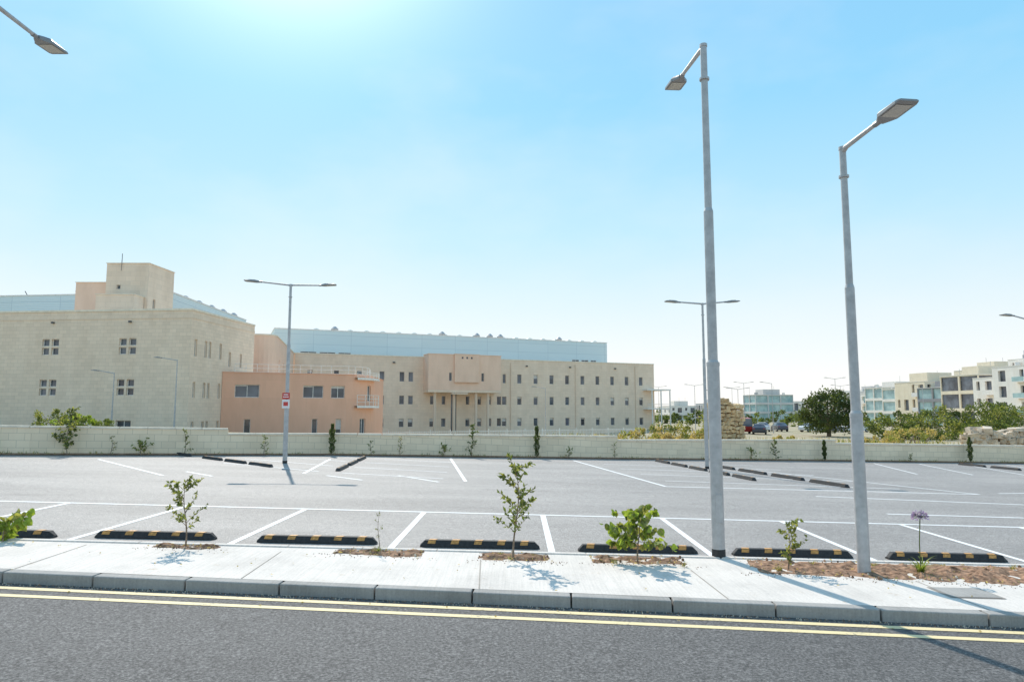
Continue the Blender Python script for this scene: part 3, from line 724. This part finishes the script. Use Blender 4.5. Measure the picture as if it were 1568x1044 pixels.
def tree(name,x,y,H,rw,n,ls,mats,trunk=.25):
    z=gz(x,y)-.1; m=MB(); th=H*.35
    m.tube([(x,y,z),(x+.05,y,z+th*.6),(x,y+.1,z+th),(x,y,z+H*.75)],[trunk,trunk*.8,trunk*.6,trunk*.15],'bark',8)
    for i in range(7):
        a=i*.9+R.random(); 
        m.tube([(x,y,z+th*R.uniform(.6,1)),(x+math.cos(a)*rw*.4,y+math.sin(a)*rw*.4,z+H*.55),(x+math.cos(a)*rw*.75,y+math.sin(a)*rw*.75,z+H*.68)],[trunk*.4,trunk*.25,trunk*.08],'bark',6)
    foliage(m,x,y,z+H*.56,rw,rw,H*.44,n,ls,mats,110)
    m.build(name,loc=(x,y,z))
def bush(name,x,y,rx,ry,H,n,ls,mats,clumps=30):
    z=gz(x,y)-.05; m=MB(); 
    for i in range(5):
        a=R.uniform(0,6.28); m.tube([(x,y,z),(x+math.cos(a)*rx*.5,y+math.sin(a)*ry*.5,z+H*.7)],[.04,.01],'bark',5)
    foliage(m,x,y,z+H*.45,rx,ry,H*.5,n,ls,mats,clumps); m.build(name,loc=(x,y,z))
tree('round_tree',40.5,88,5.9,3.3,7500,.30,('leafd','leafd','leafd','leaf'),.3)
for x,y,rx,H,mt in [(7.4,40,1.3,1.2,('leafdry','leafy','leafdry')),(9.6,42,1.3,1.9,('leafy','leaf','leafdry')),(11.2,41,1.0,2.0,('leafy','leafy','leaf')),(5.4,42,1.0,.7,('leafdry','leafdry')),(8.6,37.5,.8,1.0,('leafdry',)),(10.6,38,.7,1.4,('leafdry','leafy')),(28.8,49,2.2,1.7,('leafy','leafdry','leaf')),(25.5,45,1.6,1.6,('leafy','leafdry')),(22.8,43,1.1,1.1,('leafdry','leafy')),(17.5,44,1.1,.9,('leafdry','leafy')),(-30.5,46,1.6,1.5,('leaf','leafy')),(-27.5,43,1.7,1.2,('leafb','leaf')),(-25.9,42.5,1.2,1.0,('leaf',))]:
    bush('bush',x,y,rx,rx*.8,H,1200,.14,mt)
for x,y,rx,H in [(44.0,79,2.8,2.9),(48.5,80,3.4,3.3),(52.5,84,3.4,3.9),(56.5,82,3.4,4.3),(60,85,3.4,4.4),(64,88,3.4,4.4),(50,72,2.6,2.4)]:
    bush('hedge_shrub',x,y,rx,2.5,H,2600,.26,('leafd','leaf','leafy','leaf'),50)
m=MB()
for i in range(60):
    x=24+i*2.6+R.uniform(-1,1); y=R.uniform(150,230); H=R.uniform(2.0,4.5)
    foliage(m,x*y/170,y,gz(x,y)+H*.4,R.uniform(3,5),3,H*.5,220,.7,('leafd','leaf','leaf'),10)
m.build('distant_trees')
m=MB()
for i in range(7500):
    x=R.uniform(2,36);y=wy(x)+.6+R.random()**1.5*26;l=R.uniform(.2,.75)*(1 if noise.noise(Vector((x*.3,y*.3,0)))>-.1 else .4)
    m.leaf((x,y,gz(x,y)),(R.uniform(-.3,.3),R.uniform(-.3,.3),1),l,.05,R.choice(('leafdry','leafdry','leafy','leafy')),R)
m.build('dry_grass')
def stones(m,n,fx,mat,smin,smax):
    for i in range(n):
        p,sc=fx(i); r=R.uniform(smin,smax)*sc
        ang=R.uniform(0,3.14); a=Vector((math.cos(ang),math.sin(ang),R.uniform(-.2,.2)))*r*R.uniform(.8,1.5); b=Vector((-math.sin(ang),math.cos(ang),R.uniform(-.2,.2)))*r; c3=Vector((R.uniform(-.2,.2),R.uniform(-.2,.2),1))*r*R.uniform(.5,.9)
        V=[Vector(p)+a*sx*R.uniform(.7,1)+b*sy*R.uniform(.7,1)+c3*sz*R.uniform(.7,1) for sx in(-.5,.5) for sy in(-.5,.5) for sz in(-.5,.5)]
        for f in ((0,1,3,2),(4,6,7,5),(0,4,5,1),(2,3,7,6),(0,2,6,4),(1,5,7,3)): m.poly([V[k] for k in f],mat)
m=MB()
def f1(i):
    t=R.random(); x=26.5+t*10; y=40+R.uniform(-.7,.7)+t*1.2; h=(1.7+1.1*t)*(.8+.35*noise.noise(Vector((x*.9,0,0))))
    return (x,y,gz(x,y)+R.random()*h),1
stones(m,2000,f1,'rock',.18,.5); m.build('rubble_stone_wall')
m=MB()
def f2(i):
    row=i//24; k=i%24; u=(k%8)/7*1.9+R.uniform(-.03,.03)+(row%2)*.1; v=(k//8)*.3
    x=12.4+u; y=43+v; z=row*.25; top=2.95 if .3<u<1.3 else 2.6
    return ((x,y,gz(x,y)+min(z,top)+.1),1)
stones(m,24*13,f2,'yrock',.30,.36); m.build('ruined_stone_hut')
# ------------------------------------------------------------------ vehicles
def car(name,x,y,ang,col,van=False):
    z=gz(x,y); root=empty(name,(x,y,z)); mt=simple(name+'_paint',col,.3,.1,.03); M['_p'+str(len(M))]=mt; key='_p'+str(len(M)-1)
    m=MB(); ca,sa=math.cos(ang),math.sin(ang)
    def P(u,v,w): return (x+ca*u-sa*v,y+sa*u+ca*v,z+w)
    if van: st=[(-2.4,.85,.35,1.0,1.02,.8),(-2.35,.92,.28,1.1,2.1,.8),(-1,.95,.25,1.1,2.25,.82),(1.2,.95,.25,1.1,2.2,.8),(1.75,.93,.25,1.08,1.15,.8),(2.3,.85,.3,.95,.97,.75),(2.45,.75,.4,.7,.72,.6)]
    else: st=[(-2.1,.72,.4,.75,.78,.6),(-2.0,.82,.3,.92,.95,.65),(-1.55,.86,.25,.95,1.0,.7),(-.95,.87,.22,.95,1.42,.62),(.2,.87,.22,.93,1.45,.63),(.95,.87,.22,.92,.98,.72),(1.7,.84,.25,.82,.85,.66),(2.05,.74,.32,.65,.67,.55)]
    rg=[[P(u,-h,lo),P(u,-h,be),P(u,-th,tp),P(u,th,tp),P(u,h,be),P(u,h,lo)] for u,h,lo,be,tp,th in st]
    for k,(a,b) in enumerate(zip(rg,rg[1:])):
        for j in range(6):
            j2=(j+1)%6; tall=max(st[k][4]-st[k][3],st[k+1][4]-st[k+1][3])>.25
            g='glass' if (j in(1,3) and tall) or (j==2 and tall and abs(st[k][4]-st[k+1][4])>.3) else key
            m.poly([a[j],b[j],b[j2],a[j2]],g)
    m.poly(rg[0][::-1],key); m.poly(rg[-1],key); m.build('body',root)
    w=MB()
    for u in (-1.35,1.35):
        for v in (-.8,.8):
            w.tube([P(u,v-.1,.31),P(u,v+.1,.31)],.31,'tyre',14); w.tube([P(u,v-.11,.31),P(u,v+.11,.31)],.18,'galv',10)
    w.build('wheels',root)
    l=MB()
    for v in (-.62,.62): l.cbox(P(2.02 if not van else 2.4,v,.6),.06,.25,.1,'trim',ang); l.cbox(P(-2.06 if not van else -2.38,v,.75),.05,.2,.12,'red',ang)
    l.build('lights',root)
cars=[(33.8,94,1.2,(.05,.055,.07)),(48,110,.3,(.75,.75,.75)),(52,112,.2,(.2,.2,.22)),(40,110,1.4,(.75,.75,.76)),(43.5,112,1.5,(.1,.1,.12)),(57,114,.1,(.7,.7,.7)),(34,116,1.2,(.6,.6,.62))]
for x,y,a,cl in cars: car('parked_car',x,y,a,cl)
car('red_van',32.5,98,1.6,(.45,.04,.03),True)
# ------------------------------------------------------------------ distant town
def town(name,x,y,w,d,h,ang,col,fl,balc=True,glass='glass',sty=0):
    k='_t'+str(len(M)); M[k]=masonry(name+str(len(M)),col,2.5,1.2,.95,.03,.05)
    ca,sa=math.cos(ang),math.sin(ang)
    def Q(u,v): return (x+ca*u-sa*v,y+sa*u+ca*v)
    P=[Q(0,0),Q(w,0),Q(w,d),Q(0,d)]; z0=gz(x,y)-1; zt=gz(x,y)+h; fh=h/fl
    wn={}
    for e,L in ((0,w),(3,d)):
        ws=[];nn=max(2,int(L/(2.4+sty*.7)))
        for f in range(fl):
            for i in range(nn):
                if sty==0 and R.random()<.15: continue
                u=(i+.5)*L/nn; ww=(.45+.4*((i+sty)%2)) if sty<2 else L/nn*.46; zb=gz(x,y)+f*fh
                if sty==2: ws.append((u-ww,u+ww,zb+.5,zb+fh-.25))
                else: ws.append((u-ww,u+ww,zb+(.25 if ww>.7 else 1.0),zb+fh-.7))
        wn[e]=ws
    r=building(name,P,z0,zt,k,wn,par=.5,coping='trim',cz=.1,glass=glass,bars=False,depth=.3 if sty==2 else .5)
    m=MB()
    if balc:
        bw=2.2+R.random()*1.6
        for f in range(1,fl):
            zb=gz(x,y)+f*fh; g='glassb' if sty==1 else ('trim' if sty==0 else 'dframe')
            for i in range(max(1,int(w/6))):
                u=i*6+.8; o=Q(u,-1.1); m.box((o[0],o[1],zb-.05),(ca*bw,sa*bw,0),(-sa*1.09,ca*1.09,0),(0,0,.15),'trim'); m.box((o[0],o[1],zb+.101),(ca*bw,sa*bw,0),(-sa*.06,ca*.06,0),(0,0,.85),g)
            for i in range(max(1,int(d/6))):
                v=i*6+.8; o=Q(-1.1,v+bw); m.box((o[0],o[1],zb-.05),(sa*bw,-ca*bw,0),(ca*1.09,sa*1.09,0),(0,0,.15),'trim'); m.box((o[0],o[1],zb+.101),(sa*bw,-ca*bw,0),(ca*.06,sa*.06,0),(0,0,.85),g)
    q=Q(w*.5,d*.5); m.cbox((q[0],q[1],zt-.49),w*R.uniform(.35,.6),d*R.uniform(.4,.6),R.uniform(2.0,2.9),k,ang)
    for i in range(5):
        q=Q(R.uniform(.5,w-1),R.uniform(.5,d-1)); m.tube([(q[0],q[1],zt-.5),(q[0],q[1],zt+(.9 if i<3 else 3.2))],.5 if i<3 else .04,'galv' if i else 'trim',8)
    m.build('balconies_and_roof_tanks',r)
W_=(.88,.82,.74);G_=(.66,.63,.60);C_=(.86,.74,.56);D_=(.30,.30,.31)  # pale town wall tones: distance haze put into the colour
for i,(x,y,w,d,h,col,fl,gl,st) in enumerate([
 (96,126,14,9,12.2,W_,4,'glass',1),(98,136,12,8,10.5,W_,3,'glass',0),(99,145,14,11,11.5,C_,3,'glass',2),(100,157,14,10,9.2,D_,3,'glassb',2),
 (102,169,12,11,11,C_,3,'glass',0),(105,181,12,11,9.8,W_,3,'glassb',2),(107,193,14,12,10.5,W_,3,'glassb',2),(111,206,12,12,9,W_,3,'glassb',0),
 (114,219,14,11,10,G_,4,'glass',1),(119,231,12,11,9,W_,3,'glass',0),(123,243,14,12,9.5,W_,4,'glass',1),(125,256,14,12,9,W_,3,'glass',0),(112,140,12,12,15,W_,5,'glass',1),(116,165,12,12,14,C_,5,'glass',0),(128,270,18,12,10,W_,4,'glass',1)]):
    town('apartment_building',x,y,w,d,h,.12,col,fl,st<2,gl,st)
town('office_block',86,242,14,10,9.5,.1,G_,3,False,'glassb',2)
town('apartment_building',72,255,12,10,6.5,.1,G_,2,False)
town('apartment_building',100,262,13,10,7.5,.1,W_,2,False)
town('apartment_building',60,260,10,10,5.5,.1,W_,2,False)
# ------------------------------------------------------------------ light, world, camera
EL=math.radians(43); AZ=math.radians(-20)
to=Vector((math.sin(AZ)*math.cos(EL),math.cos(AZ)*math.cos(EL),math.sin(EL)))
sl=bpy.data.lights.new('sun','SUN'); sl.energy=4.3; sl.angle=math.radians(.53); sl.color=(1,.93,.83)
so=bpy.data.objects.new('sun',sl); so.rotation_euler=to.to_track_quat('Z','Y').to_euler(); so.location=(-20,40,50); scene.collection.objects.link(so)
w=bpy.data.worlds.new('World'); scene.world=w; w.use_nodes=True; nt=w.node_tree
sk=nt.nodes.new('ShaderNodeTexSky'); sk.sky_type='NISHITA'; sk.sun_disc=False; sk.sun_elevation=EL; sk.sun_rotation=AZ
sk.air_density=1.0; sk.dust_density=.6; sk.ozone_density=1.6; sk.altitude=20
tc=nt.nodes.new('ShaderNodeTexCoord'); sep=nt.nodes.new('ShaderNodeSeparateXYZ'); nt.links.new(tc.outputs['Generated'],sep.inputs[0])
grad=ramp(nt,sep.outputs[2],[(0.0,(1.0,1.0,1.0)),(.05,(.95,.98,.985)),(.13,(.78,.92,.98)),(.25,(.50,.82,1.0)),(.42,(.27,.68,1.0)),(.7,(.22,.56,.95)),(1,(.18,.48,.88))])
hz=noise_tex(nt,coords(nt,scale=(1.6,1.6,3.2)),1.3,5,.55)
grad=mix(nt,grad,(.90,.97,1.0),ramp(nt,hz,[(.45,0),(.8,.42)]))
grad=mix(nt,grad,(1.1,1.08,1.06),1,'MULTIPLY')
dp=nt.nodes.new('ShaderNodeVectorMath'); dp.operation='DOT_PRODUCT'; nt.links.new(tc.outputs['Generated'],dp.inputs[0]); dp.inputs[1].default_value=to
def mth(op,a,b=None,cl=False):
    n=nt.nodes.new('ShaderNodeMath'); n.operation=op; n.use_clamp=cl
    for i,v in enumerate((a,b)):
        if v is None: continue
        if isinstance(v,(int,float)): n.inputs[i].default_value=v
        else: nt.links.new(v,n.inputs[i])
    return n.outputs[0]
d0=mth('MAXIMUM',dp.outputs['Value'],0)
glow=mth('ADD',mth('MULTIPLY',mth('POWER',d0,60),1.6),mth('MULTIPLY',mth('POWER',d0,7),.07))
gn=nt.nodes.new('ShaderNodeCombineXYZ'); 
for i in range(3): nt.links.new(glow,gn.inputs[i])
g2=mix(nt,grad,gn.outputs[0],1,'ADD')
nsc=mix(nt,sk.outputs[0],(.15,.15,.15),1,'MULTIPLY')
den=mix(nt,nsc,(1,1,1),1,'ADD'); comp=mix(nt,nsc,den,1,'DIVIDE'); comp=mix(nt,comp,(1.55,1.5,1.5),1,'MULTIPLY')
fin=mix(nt,comp,g2,.84)
fin=mix(nt,fin,(1/.15,1/.15,1/.15),1,'MULTIPLY')
bg=nt.nodes['Background']; nt.links.new(fin,bg.inputs[0]); bg.inputs[1].default_value=.15
cd=bpy.data.cameras.new('camera'); cd.sensor_width=36; cd.lens=24.0; cd.clip_end=9000; cd.clip_start=.1
co=bpy.data.objects.new('camera',cd); co.location=(0,0,2); co.rotation_euler=(math.radians(90)+math.atan(108/1045),0,0)
scene.collection.objects.link(co); scene.camera=co
scene.view_settings.view_transform='Standard'; scene.view_settings.look='None'; scene.view_settings.exposure=0
